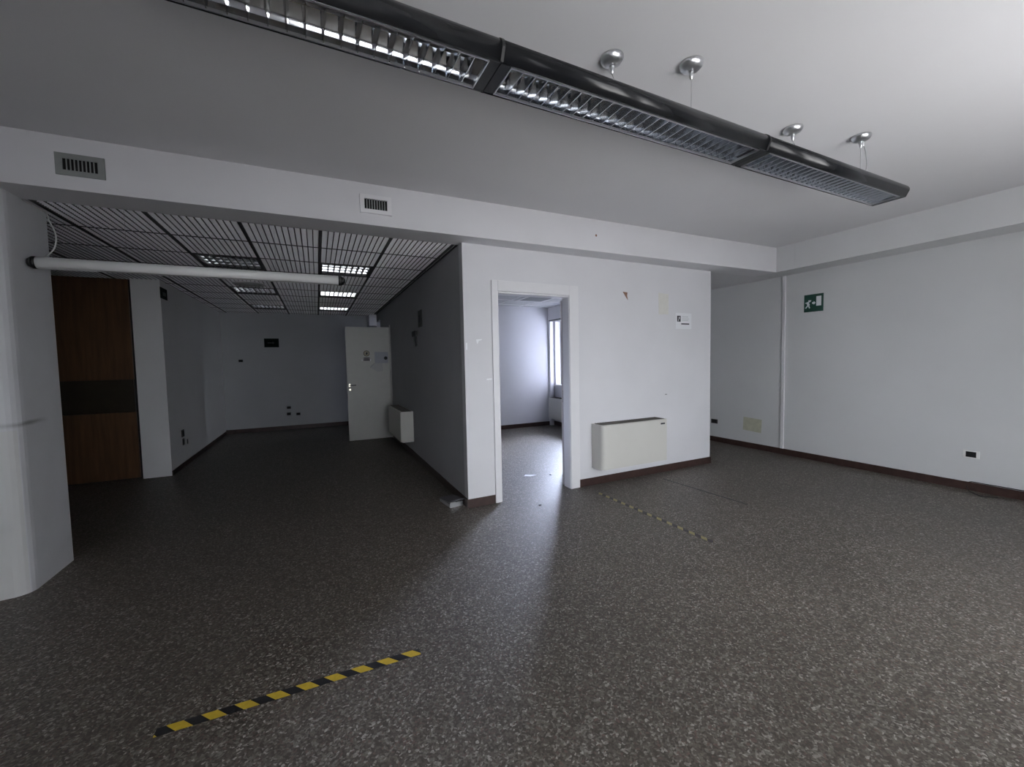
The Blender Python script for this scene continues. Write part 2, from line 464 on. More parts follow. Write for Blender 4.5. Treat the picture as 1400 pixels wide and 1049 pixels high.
struct(MB().prism(pts, 'z', 0, ZB, smooth=False).build('wall_pier', PIER), 'stained white wall end at far left edge', 'wall')

# wall behind the camera, with the openings of its windows
bw = MB()
xs = -3.6
y0, y1 = YBACK - 0.25, YBACK
for (a, b, c, d) in BACK_WIN:
    bw.box(xs, a, y0, y1, 0, ZC)
    if c > 0: bw.box(a, b, y0, y1, 0, c)
    bw.box(a, b, y0, y1, d, ZC)
    xs = b
bw.box(xs, XW, y0, y1, 0, ZC)
struct(bw.build('wall_rear', WALL), 'wall with the windows behind the camera', 'wall')


def window_unit(name, horiz, lo, hi, z0, z1, depth, mull, rails=()):
    """horiz 'x': window in an x-running wall at y=depth; 'y': in a y-running wall at x=depth"""
    fr = MB()
    def bx(a, b, c, d, t=0.03):
        if horiz == 'x': fr.box(a, b, depth - t, depth + t, c, d)
        else: fr.box(depth - t, depth + t, a, b, c, d)
    w = 0.055
    bx(lo, hi, z0, z0 + w); bx(lo, hi, z1 - w, z1); bx(lo, lo + w, z0 + w, z1 - w); bx(hi - w, hi, z0 + w, z1 - w)
    for q in mull: bx(q - 0.035, q + 0.035, z0 + w, z1 - w)
    for q in rails: bx(lo + w, hi - w, q - 0.03, q + 0.03, 0.028)
    o = struct(fr.build(name, FRAME), 'white framed window letting in daylight', 'window')
    g = MB()
    if horiz == 'x': g.box(lo + w, hi - w, depth - 0.003, depth + 0.003, z0 + w, z1 - w)
    else: g.box(depth - 0.003, depth + 0.003, lo + w, hi - w, z0 + w, z1 - w)
    g.build('pane', GLASS, o)
    return o


a, b, c, d = BACK_WIN[0]; window_unit('added_fill_window', 'x', a, b, c, d, YBACK - 0.15, [])  # unseen extra window, added as fill light for beam and ceiling at left
a, b, c, d = BACK_WIN[1]; window_unit('window_1', 'x', a, b, c, d, YBACK - 0.15, [0.82])
a, b, c, d = BACK_WIN[2]; window_unit('window_2', 'x', a, b, c, d, YBACK - 0.15, [3.1])

# room beyond the doorway and the one behind it
fa = MB().box(4.862, 4.982, 4.06, 6.16, 0, ZC); yy = 6.1
for (a, b, c, d) in SIDE_WIN:
    fa.box(4.95, 5.27, yy, a, 0, ZC); fa.box(4.95, 5.27, a, b, 0, c); fa.box(4.95, 5.27, a, b, d, ZC); yy = b
fa.box(4.95, 5.27, yy, YFAR, 0, ZC)
struct(fa.build('wall_facade', WALL), 'window wall of the inner room', 'wall')
struct(MB().box(XL + 0.12, 4.95, 8.22, 8.34, 0, ZC).build('wall_inner', WALL), 'pale back wall of the inner room seen through the doorway', 'wall')
a, b, c, d = SIDE_WIN[0]; w3 = window_unit('window_3', 'y', a, b, c, d, 5.20, [7.45], rails=(1.72,))
MB().box(5.09, 5.168, b - 0.05, b, c, d).build('shutter_guide', GREYP, w3)
MB().box(4.90, 5.17, a, b, c - 0.03, c + 0.005).build('window_sill', FRAME, w3)
a, b, c, d = SIDE_WIN[1]; window_unit('window_4', 'y', a, b, c, d, 5.20, [])

# inner room ceiling: mineral tiles with a white grid
ic = struct(MB().box(XL + 0.12, 4.95, 4.07, YFAR, ZB + 0.01, ZB + 0.06).build('ceiling', TILE), 'tiled ceiling of the inner room', 'ceiling')
g = MB()
x = XL + 0.3
while x < 4.95: g.box(x - 0.012, x + 0.012, 4.09, 8.22, ZB + 0.004, ZB + 0.012); x += 0.61
y = 4.3
while y < 8.2: g.box(XL + 0.12, 4.95, y - 0.012, y + 0.012, ZB + 0.003, ZB + 0.011); y += 0.61
g.build('grid_bars', TILEBAR, ic)

# left room ceiling: metal slats on a dark grid
X0, PX, Y0, PY = 0.078, 0.61, 4.06, 0.675
LC = struct(MB().box(-3.6, XL, 4.06, YFAR, ZB + 0.13, ZB + 0.16).build('ceiling', BACKING), 'slatted metal panel ceiling of the left room', 'ceiling')
cols = [X0 + PX * k for k in range(-6, 3)]
rows = [Y0 - 0.06 + PY * k for k in range(0, 12)]
LIGHTS = {(0, 2), (0, 5), (0, 8), (-2, 2), (-2, 5), (-2, 8)}
ROUND = (-2, 4)
sl = MB(); tb = MB(); sb = MB()
for k in range(-6, 3):
    xa = X0 + PX * k; xb = min(xa + PX, XL - 0.01)
    if xb - xa < 0.03: continue
    for j in range(0, 11):
        ya = max(Y0 - 0.06 + PY * j, 4.065); yb = min(Y0 - 0.06 + PY * (j + 1), YFAR)
        if (k, j) in LIGHTS: continue
        nS = 12; w = (PX - 0.03) / nS
        for q in range(nS):
            s0 = xa + 0.015 + q * w
            if q == 0: continue
            if s0 > xb: break
            sl.box(s0 - 0.0035, s0 + 0.0035, ya + 0.012, yb - 0.012, ZB + 0.004, ZB + 0.030)
        for q in range(0, 21):
            yq = ya + 0.014 + (yb - ya - 0.028) * q / 20
            sb.box(xa + 0.015, xb - 0.012, yq, yq + 0.0015, ZB + 0.005, ZB + 0.030)
for k in range(-6, 3):
    xa = X0 + PX * k
    if xa < -3.6: continue
    tb.box(xa - 0.014, xa + 0.014, 4.065, YFAR, ZB + 0.001, ZB + 0.035)
for y in rows:
    if y > 4.07: tb.box(-3.6, XL, y - 0.010, y + 0.010, ZB + 0.002, ZB + 0.034)
tb.box(XL - 0.015, XL - 0.001, 4.065, YFAR, ZB, ZB + 0.03)
sl.build('dark_dividers', TBAR, LC); tb.build('grid_bars', TBAR, LC); sb.build('metal_blades', SLAT, LC)
struct(MB().box(1.175, XL, 10.45, YFAR, 2.41, ZB).build('trim_3', WALL), 'pale boxed duct high in the far corner', 'trim')

# baseboards
H = 0.088
bb = MB().prism([(XL, FY(XL) - 0.012), (1.65, FY(1.65) - 0.012), (1.65, FY(1.65)), (XL, FY(XL))], 'z', 0, H)
bb.prism([(2.735, FY(2.735) - 0.012), (4.994, FY(4.982) - 0.012), (4.994, FY(4.982)), (2.735, FY(2.735))], 'z', 0, H)
struct(bb.build('baseboard_front', BASE), 'dark brown baseboard of the partition wall', 'baseboard')
struct(MB().box(XW - 0.014, XW, -1.15, 6.0, 0, H).build('baseboard_right', BASE), 'dark brown baseboard along the right wall', 'baseboard')
struct(MB().box(XL - 0.012, XL, 3.95, 9.85, 0, H).build('baseboard_side', BASE), 'dark baseboard along the receding side wall', 'baseboard')
struct(MB().box(XLEFT, XL, YFAR - 0.013, YFAR, 0, H).build('baseboard_back', BASE), 'dark baseboard on the far end wall', 'baseboard')
struct(MB().box(XLEFT, XLEFT + 0.013, YCOL, YFAR - 0.013, 0, H * 0.75).build('baseboard_left', BASE), 'dark baseboard on the left wall of the left room', 'baseboard')
struct(MB().box(XL + 0.12, 4.95, 8.206, 8.22, 0, H).box(4.936, 4.95, 4.2, 8.206, 0, H).build('baseboard_inner', BASE), 'dark baseboard of the inner room', 'baseboard')
struct(MB().box(4.982, 4.994, 4.04, 6.0, 0, H).build('baseboard_recess', BASE), 'dark baseboard around the recess corner', 'baseboard')

# doorway casing and the open leaf seen edge on
rz = math.atan(SK)
door = thing('door_1', 'white cased doorway to the bright inner room', 'door', (0, 3.960 - SK * XL, 0), rz); door['kind'] = 'structure'
c = MB()
c.box(1.652, 1.722, -0.018, 0.0, 0, 2.335); c.box(2.612, 2.733, -0.018, 0.0, 0, 2.335); c.box(1.722, 2.612, -0.018, 0.0, 2.225, 2.335)
c.box(1.715, 1.732, -0.006, T + 0.005, 0, 2.225); c.box(2.606, 2.615, -0.006, T + 0.005, 0, 2.225); c.box(1.732, 2.606, -0.006, T + 0.005, 2.205, 2.225)
c.build('casing', FRAME, door, bevel=0.004)
ang = math.radians(55)
lm = Matrix.Translation((2.625, 0.145, 0)) @ Matrix.Rotation(ang, 4, 'Z')
lf = MB().box(0, 0.80, -0.02, 0.024, 0.01, 2.19, lm).build('leaf', LEAFV, door)
MB().box(-0.004, 0.03, -0.012, 0.014, 1.0, 1.14, lm).build('hinge', STEEL, lf)

# cream door leaf standing open in the left room
d2 = thing('door_2', 'cream door leaf standing open in the left room, stickers on it', 'door', (1.325, 8.535, 0)); d2['kind'] = 'structure'
leaf = MB().box(-0.815, 0.0, -0.02, 0.02, 0.008, 2.215).build('leaf', LEAF, d2, bevel=0.003)
MB().box(0.002, 0.021, -0.05, 0.06, 0, 2.26).build('jamb', LEAF, d2)
hd = MB().box(-0.785, -0.755, -0.026, -0.02, 1.06, 1.12).cyl((-0.77, -0.02, 1.09), (-0.77, -0.065, 1.09), 0.010)
hd.build('handle_rose', BRASS, leaf)
MB().box(-0.775, -0.655, -0.072, -0.055, 1.080, 1.098).build('handle', BLACK, leaf, bevel=0.004)
MB().cyl((-0.765, -0.02, 1.005), (-0.765, -0.030, 1.005), 0.020, 20).build('keyhole', BRASS, leaf)

# wooden sliding door at left
wd = thing('door_3', 'brown wooden door with dark middle band at left', 'door', (0, 7.165, 0)); wd['kind'] = 'structure'
MB().box(-3.3, -2.225, -0.01, 0.02, 1.352, ZB - 0.005).build('upper_panel', WOOD, wd, bevel=0.002)
MB().box(-3.3, -2.232, -0.006, 0.02, 0.918, 1.348).build('middle_band', WOODD, wd)
MB().box(-3.3, -2.225, -0.01, 0.02, 0.02, 0.914).build('lower_panel', WOOD, wd, bevel=0.002)
MB().box(-3.3, -2.195, 0.02, 0.034, 0.0, ZB).build('backing', BLACK, wd)

# vertical cable trunking on the right wall
tr = MB().box(XW - 0.022, XW, 3.845, 3.885, H, ZB)
struct(tr.build('trim_4', FRAME), 'thin white vertical trunking strip on the right wall', 'trim')
struct(MB().box(4.82, 4.90, 8.14, 8.22, 0.0, ZB).build('trim_5', FRAME), 'white vertical boxing in the corner of the inner room', 'trim')
struct(MB().box(4.80, 4.95, 4.3, 8.14, 2.40, ZB).build('trim_6', FRAME), 'shutter box over the inner room window', 'trim')
struct(MB().box(4.79, 4.95, 4.3, 8.14, 2.375, 2.398).build('trim_7', BLACK), 'dark strip under the shutter box', 'trim')


# ------------------------------------------------------------------ suspended louvre luminaire
def louvre_lamp():
    t = thing('suspended_louvre_lamp', 'long black suspended lamp of three louvred modules under the white ceiling', 'lamp', (0.69, 1.600, 2.650), math.atan(0.018))
    prof_out = []
    for k in range(0, 25):
        a = math.radians(-28 + (180 + 56) * k / 24)
        prof_out.append((0.122 * math.cos(a), 0.050 + 0.062 * math.sin(a) * (1.0 if math.sin(a) > 0 else 0.9)))
    prof_out[0] = (0.100, 0.0); prof_out[-1] = (-0.100, 0.0)
    prof_in = [(-0.090, 0.0), (-0.090, 0.012), (-0.070, 0.085), (0.070, 0.085), (0.090, 0.012), (0.090, 0.0)]
    L = 1.64
    for i in range(3):
        x0 = -1.64 + L * i; x1 = x0 + L
        MB().prism(prof_out + prof_in, 'x', x0 + 0.002, x1 - 0.002, smooth=True).build('housing', BLACKG, t)
        # solid bridge between modules
        MB().box(x0 + 0.002, x0 + 0.045, -0.0895, 0.0895, 0.0005, 0.012).build('end_plate', BLACKG, t)
        MB().box(x1 - 0.045, x1 - 0.002, -0.0895, 0.0895, 0.0005, 0.012).build('end_plate', BLACKG, t)
        a, b = x0 + 0.046, x1 - 0.046
        MB().box(a, b, -0.088, -0.083, -0.003, 0.010).box(a, b, 0.083, 0.088, -0.003, 0.010).box(a, a + 0.005, -0.083, 0.083, -0.003, 0.010) \
            .box(b - 0.005, b, -0.083, 0.083, -0.003, 0.010).build('louvre_frame', SATIN, t)
        # twin parabolic reflector
        rp = []
        for k in range(9):
            u = k / 8; rp.append((-0.083 + 0.055 * (u ** 1.8) * 1.0, 0.008 + 0.066 * u ** 0.8))
        full = rp + [(-y, z) for (y, z) in reversed(rp)]
        MB().strip(full, 'x', a, b).box(a, a + 0.002, -0.08, 0.08, 0.008, 0.07).box(b - 0.002, b, -0.08, 0.08, 0.008, 0.07).build('reflector', LOUV, t, fix=False)
        # one mesh of cross blades: a thin wedge each, wide on top
        bl = MB(); n_ = 27
        for q in range(1, n_):
            xc = a + (b - a) * q / n_
            pts = [(xc - 0.0013, -0.001), (xc + 0.0013, -0.001), (xc + 0.008, 0.046), (xc - 0.008, 0.046)]
            bm = bl.bm
            hw0, hw1 = 0.082, 0.066
            vs = []
            for (px, pz), hw in zip(pts, (hw0, hw0, hw1, hw1)):
                vs.append((bm.verts.new((px, -hw, pz)), bm.verts.new((px, hw, pz))))
            for i0 in range(4):
                A = vs[i0]; B = vs[(i0 + 1) % 4]
                bm.faces.new((A[0], B[0], B[1], A[1]))
            bm.faces.new([v[0] for v in vs]); bm.faces.new([v[1] for v in vs][::-1])
        bl.build('louvre', LOUV, t)
        MB().cyl((a + 0.03, 0, 0.060), (b - 0.03, 0, 0.060), 0.010, 14).build('fluorescent_tube', TUBE, t)
        if i < 2:
            ring = [(y * 1.02, z * 1.02) for (y, z) in prof_out]
            MB().prism(ring + [(-0.094, 0.0), (-0.092, 0.02), (-0.075, 0.09), (0.075, 0.09), (0.092, 0.02), (0.094, 0.0)], 'x', x1 - 0.006, x1 + 0.006).build('joint_ring', BLACK, t)
    MB().prism(prof_out, 'x', 3.278, 3.288).build('end_cap', BLACKG, t)
    MB().prism(prof_out, 'x', -1.648, -1.638).build('end_cap', BLACKG, t)
    return t


louvre_lamp()

cup_spots = [(1.415, 1.735, 'silver ceiling cup nearest the middle module joint, leftmost of four'),
             (1.822, 1.602, 'silver ceiling cup with a long thin cable, second from left'),
             (2.960, 1.765, 'small silver ceiling cup above the last lamp joint, third from left'),
             (3.512, 1.632, 'silver ceiling cup with two cables near the lamp end, rightmost of four')]
for i, (x, y, lab) in enumerate(cup_spots):
    t = thing('ceiling_cup', lab, 'ceiling mount', (x, y, ZC), 0, 'silver ceiling cups holding the lamp')
    MB().lathe([(0.0, 0.0), (0.058, 0.0), (0.0585, -0.006), (0.056, -0.016), (0.048, -0.027), (0.035, -0.035), (0.018, -0.040), (0.0, -0.041)]).build('cup', SATIN, t)
    MB().lathe([(0.0, -0.034), (0.013, -0.036), (0.011, -0.058), (0.006, -0.082), (0.0, -0.084)], seg=16).build('nozzle', SATIN, t)
    yl = 1.600 + 0.018 * (x - 0.69)
    zt = 2.762 - ZC
    yo = max(min(0.0, yl + 0.05 - y), yl - 0.05 - y)
    MB().tube([(0, 0, -0.08), (0, yo / 2, (zt - 0.08) / 2), (0, yo, zt)], 0.0012, 6).cyl((0, yo, zt + 0.012), (0, yo, zt - 0.004), 0.004, 8).build('suspension_cable', STEEL, t)
    if i == 3:
        MB().lathe([(0.0, 0.0), (0.006, -0.002), (0.006, -0.03), (0, -0.032)], (0.022, -0.004, -0.036), 12).build('cable_gland', SATIN, t)
        MB().tube([(0.022, -0.004, -0.05), (0.050, -0.006, -0.10), (0.070, -0.006, -0.17), (0.066, -0.006, -0.22), (0.052, -0.004, zt - 0.002)], 0.0035, 8).build('power_cord', GREYP, t)

# ------------------------------------------------------------------ tubular lamp at left
t = thing('tubular_lamp', 'long white tubular lamp with black end caps hung under the beam at left', 'lamp', (0, 4.05, 2.250))
R = 0.042
arc = []
for k in range(25):
    a = math.radians(-62 + 304 * k / 24)
    arc.append((R * math.cos(a), R * math.sin(a)))
arci = [(y * 0.94, z * 0.94) for (y, z) in reversed(arc)]
MB().prism(arc + arci, 'x', -1.735, 0.205, smooth=True).build('housing', WHITEP, t)
cov = []
for k in range(9):
    a = math.radians(242 + 56 * k / 8)
    cov.append((R * 1.0 * math.cos(a), R * 1.0 * math.sin(a)))
covi = [(y * 0.94, z * 0.94) for (y, z) in reversed(cov)]
MB().prism(cov + covi, 'x', -1.735, -1.42).build('lower_cover', WHITEP, t)
MB().prism(cov + covi, 'x', 0.165, 0.205).build('lower_cover', WHITEP, t)
MB().box(-1.42, 0.165, -0.030, 0.030, -0.018, -0.014).build('gear_tray', GREYP, t)
MB().cyl((-1.40, 0, -0.026), (0.15, 0, -0.026), 0.010, 12).build('fluorescent_tube', GREYP, t)
for (xa, xb, rr) in ((-1.735, -1.782, 0.026), (0.205, 0.262, 0.022)):
    sgn = 1 if xb > xa else -1
    e = MB()
    e.cyl((xa, 0, 0), (xa + sgn * 0.022, 0, 0), R * 1.03, 28); e.cyl((xa + sgn * 0.022, 0, 0), (xb, 0, 0), R * 1.03, 28, r1=rr)
    e.build('end_cap', BLACK, t)
for xx in (-1.25, -0.28):
    MB().cyl((xx, 0.0, 0.038), (xx, 0.0, ZB - 2.250 + 0.0), 0.0009, 6).build('suspension_wire', STEEL, t)
MB().tube([(-1.787, 0.01, 0.425), (-1.784, 0.15, 0.424), (-1.780, 0.265, 0.418), (-1.757, 0.24, 0.36), (-1.715, 0.21, 0.255), (-1.703, 0.15, 0.14), (-1.715, 0.04, 0.045)], 0.005, 8).build('power_cord', WHITEP, t)


# ------------------------------------------------------------------ recessed louvred lights in the left room ceiling
def recessed_light(label, x, y):
    t = thing('recessed_ceiling_light', label, 'ceiling light', (x, y, ZB), 0, 'recessed louvred lights in the left room')
    a, b = 0.275, 0.31
    w = 0.025
    MB().box(-a - w, a + w, -b - w, -b, 0, 0.02).box(-a - w, a + w, b, b + w, 0, 0.02).box(-a - w, -a, -b, b, 0, 0.02).box(a, a + w, -b, b, 0, 0.02).build('frame', TBAR, t)
    MB().box(-a, a, -b, b, 0.085, 0.09).build('reflector', CHROME, t)
    MB().box(-a, -a + 0.004, -b, b, 0.02, 0.085).box(a - 0.004, a, -b, b, 0.02, 0.085) \
        .box(-a, a, -b, -b + 0.004, 0.02, 0.085).box(-a, a, b - 0.004, b, 0.02, 0.085).build('side_walls', GREYP, t)
    g = MB()
    for q in range(1, 8):
        xx = -a + 2 * a * q / 8
        g.box(xx - 0.006, xx + 0.006, -b, b, 0.006, 0.048)
    g.build('louvre_bars', TBAR, t); g = MB()
    for q in range(1, 4):
        yy = -b + 2 * b * q / 4
        g.prism([(yy - 0.001, 0.012), (yy + 0.001, 0.012), (yy + 0.0062, 0.046), (yy - 0.0062, 0.046)], 'x', -a, a)
    g.build('louvre_blades', CHROME, t)
    tb_ = MB()
    for q in (-1.5, -0.5, 0.5, 1.5): tb_.cyl((q * a / 2, -b + 0.02, 0.066), (q * a / 2, b - 0.02, 0.066), 0.008, 10)
    tb_.build('fluorescent_tubes', TUBE, t)


row_word = {2: 'nearest', 5: 'middle', 8: 'farthest'}
for j in (2, 5, 8):
    yc = Y0 - 0.06 + PY * (j + 0.5)
    recessed_light('square louvred ceiling light of the bright right column, %s of three' % row_word[j], X0 + PX * 0.5, yc)
    recessed_light('square louvred ceiling light of the dim left column, %s of three' % row_word[j], X0 - PX * 1.5, yc)
# round diffuser
t = thing('round_air_diffuser', 'round grey air diffuser between the two nearer dim ceiling lights', 'air vent', (X0 - PX * 1.5, Y0 - 0.06 + PY * 4.5, ZB))
DIFF = mat('diffuser_grey', (0.62, 0.62, 0.62), 0.5)
MB().lathe([(0.0, -0.002), (0.05, -0.004), (0.06, -0.016), (0.045, -0.018), (0.0, -0.018)]).build('hub', DIFF, t)
MB().lathe([(0.10, 0.004), (0.20, 0.004), (0.205, -0.004), (0.13, -0.014), (0.10, -0.004)]).build('outer_ring', DIFF, t)
MB().lathe([(0.065, 0.002), (0.09, 0.0), (0.125, -0.010), (0.08, -0.016), (0.065, -0.004)]).build('inner_ring', DIFF, t)


# ------------------------------------------------------------------ air vents on the beam
def beam_vent(label, x0, x1, z0, z1, mfr, dep, mslat):
    t = thing('wall_vent', label, 'air vent', ((x0 + x1) / 2, YB, (z0 + z1) / 2), 0, 'air vents on the beam')
    w = (x1 - x0) / 2; h = (z1 - z0) / 2; e = 0.036; eh = 0.033
    fr = MB().box(-w, w, -dep, 0, -h, -h + eh).box(-w, w, -dep, 0, h - eh, h).box(-w, -w + e, -dep, 0, -h + eh, h - eh).box(w - e, w, -dep, 0, -h + eh, h - eh)
    fr.build('frame', mfr, t)
    MB().box(-w + e, w - e, -0.003, -0.001, -h + eh, h - eh).build('dark_opening', HOLE, t)
    s = MB(); k = 9
    for q in range(1, k):
        xx = -w + e + (2 * w - 2 * e) * q / k
        s.box(xx - 0.003, xx + 0.003, -dep * 0.8, -0.004, -h + eh, h - eh)
    s.build('slats', mslat, t)


beam_vent('grey framed air vent at the left end of the beam', -1.482, -1.236, 2.772, 2.912, VENTG, 0.010, VENTG)
beam_vent('white framed air vent on the beam above the wide opening', 0.382, 0.640, 2.775, 2.927, FRAME, 0.022, GREYP)


# ------------------------------------------------------------------ fan coil units
def fan_coil(label, loc, rz, W, H0_, D, badge=True):
    """origin at the wall, lower left corner; protrudes to -y"""
    t = thing('fan_coil_unit', label, 'fan coil unit', loc, rz, 'cream fan coil units on the walls')
    r = 0.055
    pts = [(0, 0), (0, -D + r)]
    for k in range(1, 8):
        a = math.pi + (math.pi / 2) * k / 7
        pts.append((r + r * math.cos(a), -D + r + r * math.sin(a)))
    r2 = 0.02
    for k in range(1, 6):
        a = -math.pi / 2 + (math.pi / 2) * k / 5
        pts.append((W - r2 + r2 * math.cos(a), -D + r2 + r2 * math.sin(a)))
    pts += [(W, 0)]
    MB().prism(pts, 'z', 0.012, H0_ - 0.004, smooth=False).build('cabinet', CREAM, t)
    MB().box(0.012, W - 0.01, -D + 0.03, -0.004, 0, 0.012).build('bottom_tray', FRAME, t)
    MB().box(0.03, W - 0.02, -D + 0.035, -0.02, H0_ - 0.004, H0_).build('top_grille', DARKG, t)
    g = MB(); n_ = 26
    for q in range(n_):
        xx = 0.04 + (W - 0.08) * q / (n_ - 1)
        g.box(xx - 0.004, xx + 0.004, -D + 0.035, -0.02, H0_, H0_ + 0.003)
    g.build('grille_slats', DARKG, t)
    if badge:
        MB().box(W - 0.115, W - 0.045, -D - 0.002, -D + 0.001, H0_ - 0.065, H0_ - 0.047).build('badge', INKD, t)


fan_coil('cream fan coil unit on the white wall right of the doorway', (2.916, FY(2.916) - 0.001, 0.205), rz, 1.02, 0.535, 0.205)
fan_coil('cream fan coil unit on the grey side wall beside the open door', (XL - 0.001, 7.75, 0.245), -math.pi / 2, 1.21, 0.49, 0.205, badge=False)
fan_coil('cream fan coil unit under the inner room window', (4.949, 8.13, 0.17), -math.pi / 2, 1.1, 0.48, 0.22, badge=False)
# inner room ceiling vent
t = thing('ceiling_vent', 'square grey air vent in the inner room ceiling', 'air vent', (3.87, 7.07, ZB))
MB().box(-0.3, 0.3, -0.3, -0.25, -0.008, 0.003).box(-0.3, 0.3, 0.25, 0.3, -0.008, 0.003).box(-0.3, -0.25, -0.25, 0.25, -0.008, 0.003).box(0.25, 0.3, -0.25, 0.25, -0.008, 0.003).build('frame', TILEBAR, t)
g = MB()
for q in range(9): g.box(-0.25, 0.25, -0.225 + 0.05 * q, -0.195 + 0.05 * q, -0.005, 0.001)
g.build('slats', GREYP, t)

# ------------------------------------------------------------------ signs and notices
# exit sign on right wall (local x runs to the viewer's right, i.e. towards -y)
t = thing('exit_sign', 'green emergency exit sign with running figure, arrow and door on the right wall', 'sign', (XW - 0.001, 3.464, 2.230), -math.pi / 2)
MB().box(-0.124, 0.124, -0.006, 0, -0.122, 0.122).build('board', GREEN, t)
plate('door_symbol', PAPER, t, 0.035, 0.098, -0.045, 0.088, -0.006)
ar = MB().prism([(-0.018, -0.012), (0.002, -0.012), (0.002, -0.026), (0.026, 0.002), (0.002, 0.026), (0.002, 0.012), (-0.018, 0.012)], 'y', -0.007, -0.006)
ar.build('arrow_symbol', PAPER, t)
fig = MB()
def limb(x0, z0, x1, z1, w):
    d = Vector((x1 - x0, z1 - z0)).normalized() * w; nrm = Vector((-d.y, d.x))
    fig.prism([(x0 + nrm.x, z0 + nrm.y), (x1 + nrm.x, z1 + nrm.y), (x1 - nrm.x, z1 - nrm.y), (x0 - nrm.x, z0 - nrm.y)], 'y', -0.007, -0.006)
limb(-0.082, 0.020, -0.062, -0.030, 0.016)      # torso
limb(-0.066, -0.022, -0.050, -0.070, 0.008)     # leg
limb(-0.068, -0.022, -0.104, -0.066, 0.008)
limb(-0.080, 0.012, -0.042, 0.028, 0.007)       # arms
limb(-0.082, 0.012, -0.108, 0.008, 0.006)
limb(-0.045, 0.024, -0.034, 0.042, 0.006)
hx, hz = -0.058, 0.036
fig.prism([(hx + 0.010 * math.cos(a * math.pi / 6), hz + 0.010 * math.sin(a * math.pi / 6)) for a in range(12)], 'y', -0.007, -0.006)
fig.build('running_figure', PAPER, t)

# paper notice near the right end of the front wall
t = thing('paper_notice', 'white paper notice with a dark square symbol near the right end of the white wall', 'notice', (4.45, FY(4.45) - 0.001, 1.985), rz)
plate('sheet', PAPER, t, -0.148, 0.148, -0.105, 0.105, 0.0, 0.0015)
plate('symbol_square', INKD, t, -0.122, -0.056, -0.010, 0.068, -0.0015, 0.0005)
ar = MB().prism([(-0.108, -0.002), (-0.099, -0.006), (-0.082, 0.030), (-0.068, 0.026), (-0.074, 0.058), (-0.100, 0.044), (-0.090, 0.038)], 'y', -0.0024, -0.002)
ar.build('symbol_arrow', INKG, t)
tx = MB()
for zz, xa, xb in ((0.056, -0.03, 0.085), (0.030, -0.025, 0.10), (0.008, -0.03, 0.09)):
    q = xa
    while q < xb:
        wl_ = random.uniform(0.008, 0.022); tx.box(q, min(q + wl_, xb), -0.0022, -0.0015, zz - 0.005, zz + 0.005); q += wl_ + 0.005
tx.build('text_lines', INKG, t)
plate('bold_text_bar', INKD, t, -0.045, 0.105, -0.046, -0.030, -0.0015, 0.0006)

# dark sign on the far wall, dark sign on the left wall of the left room
t = thing('exit_sign', 'dark green exit sign high on the far end wall', 'sign', (-0.918, YFAR - 0.001, 2.018), 0)
MB().box(-0.146, 0.146, -0.006, 0, -0.10, 0.10).build('board', GREEND, t)
MB().prism([(-0.08, -0.01), (0.02, -0.01), (0.02, -0.03), (0.06, 0.0), (0.02, 0.03), (0.02, 0.01), (-0.08, 0.01)], 'y', -0.007, -0.006).build('arrow_symbol', mat('dark_symbol', (0.035, 0.04, 0.045), 0.5), t)  # near-black arrow on the dark board
t = thing('exit_sign', 'dark sign high on the left wall just past the white end face', 'sign', (XLEFT + 0.001, 7.25, 2.52), math.pi / 2)
MB().box(-0.14, 0.14, -0.006, 0, -0.075, 0.075).build('board', GREEND, t)
MB().box(-0.05, 0.08, -0.007, -0.006, -0.03, 0.02).build('symbol', mat('dark_symbol', (0.05, 0.055, 0.06), 0.5), t)  # near-black block, slightly lighter than its board
# dark sign projecting on the side wall, and alarm call point
t = thing('wall_sign', 'dark rectangular sign on the grey side wall above the fan coil unit', 'sign', (XL - 0.001, 5.855, 2.12), -math.pi / 2)
MB().box(-0.115, 0.115, -0.006, 0, -0.118, 0.118).build('board', BLACK, t)
MB().box(-0.05, 0.05, -0.007, -0.006, -0.05, 0.05).build('symbol', INKD, t)
t = thing('wall_bracket', 'small dark bracket with a hanging strap on the grey side wall', 'bracket', (XL - 0.001, 6.16, 1.86), -math.pi / 2)
MB().box(-0.13, 0.13, -0.035, 0, 0.03, 0.11).build('bracket', BLACK, t, bevel=0.006)
MB().box(0.02, 0.085, -0.02, 0, -0.12, 0.03).build('strap', BLACK, t)
MB().box(-0.12, -0.04, -0.014, 0, -0.05, 0.03).build('tag', GREYP, t)

# stickers on the open cream door
DY = 8.535 - 0.021
t = thing('warning_sticker', 'round yellow warning sticker with caption on the open cream door', 'sticker', (0.885, DY, 1.67))
MB().prism([(0.058 * math.cos(a * math.pi / 14), 0.058 * math.sin(a * math.pi / 14) + 0.03) for a in range(28)], 'y', -0.0010, 0).build('disc', mat('dull_yellow', (0.40, 0.37, 0.27), 0.5), t)
rg = []
for k in range(29): a = 2 * math.pi * k / 28; rg.append((math.cos(a), math.sin(a)))
rm = MB()
for k in range(28):
    (c0, s0), (c1, s1) = rg[k], rg[k + 1]
    rm.prism([(0.058 * c0, 0.058 * s0 + 0.03), (0.058 * c1, 0.058 * s1 + 0.03), (0.047 * c1, 0.047 * s1 + 0.03), (0.047 * c0, 0.047 * s0 + 0.03)], 'y', -0.0016, -0.0010)
rm.build('ring', mat('dull_brown', (0.10, 0.07, 0.05), 0.5), t)
MB().prism([(-0.018, 0.010), (0.016, 0.006), (0.022, 0.040), (0.006, 0.062), (-0.010, 0.038)], 'y', -0.0016, -0.0010).build('symbol', INKD, t)
MB().box(-0.062, 0.062, -0.001, 0, -0.115, -0.045).build('caption_plate', mat('caption_grey', (0.30, 0.27, 0.28), 0.5), t)
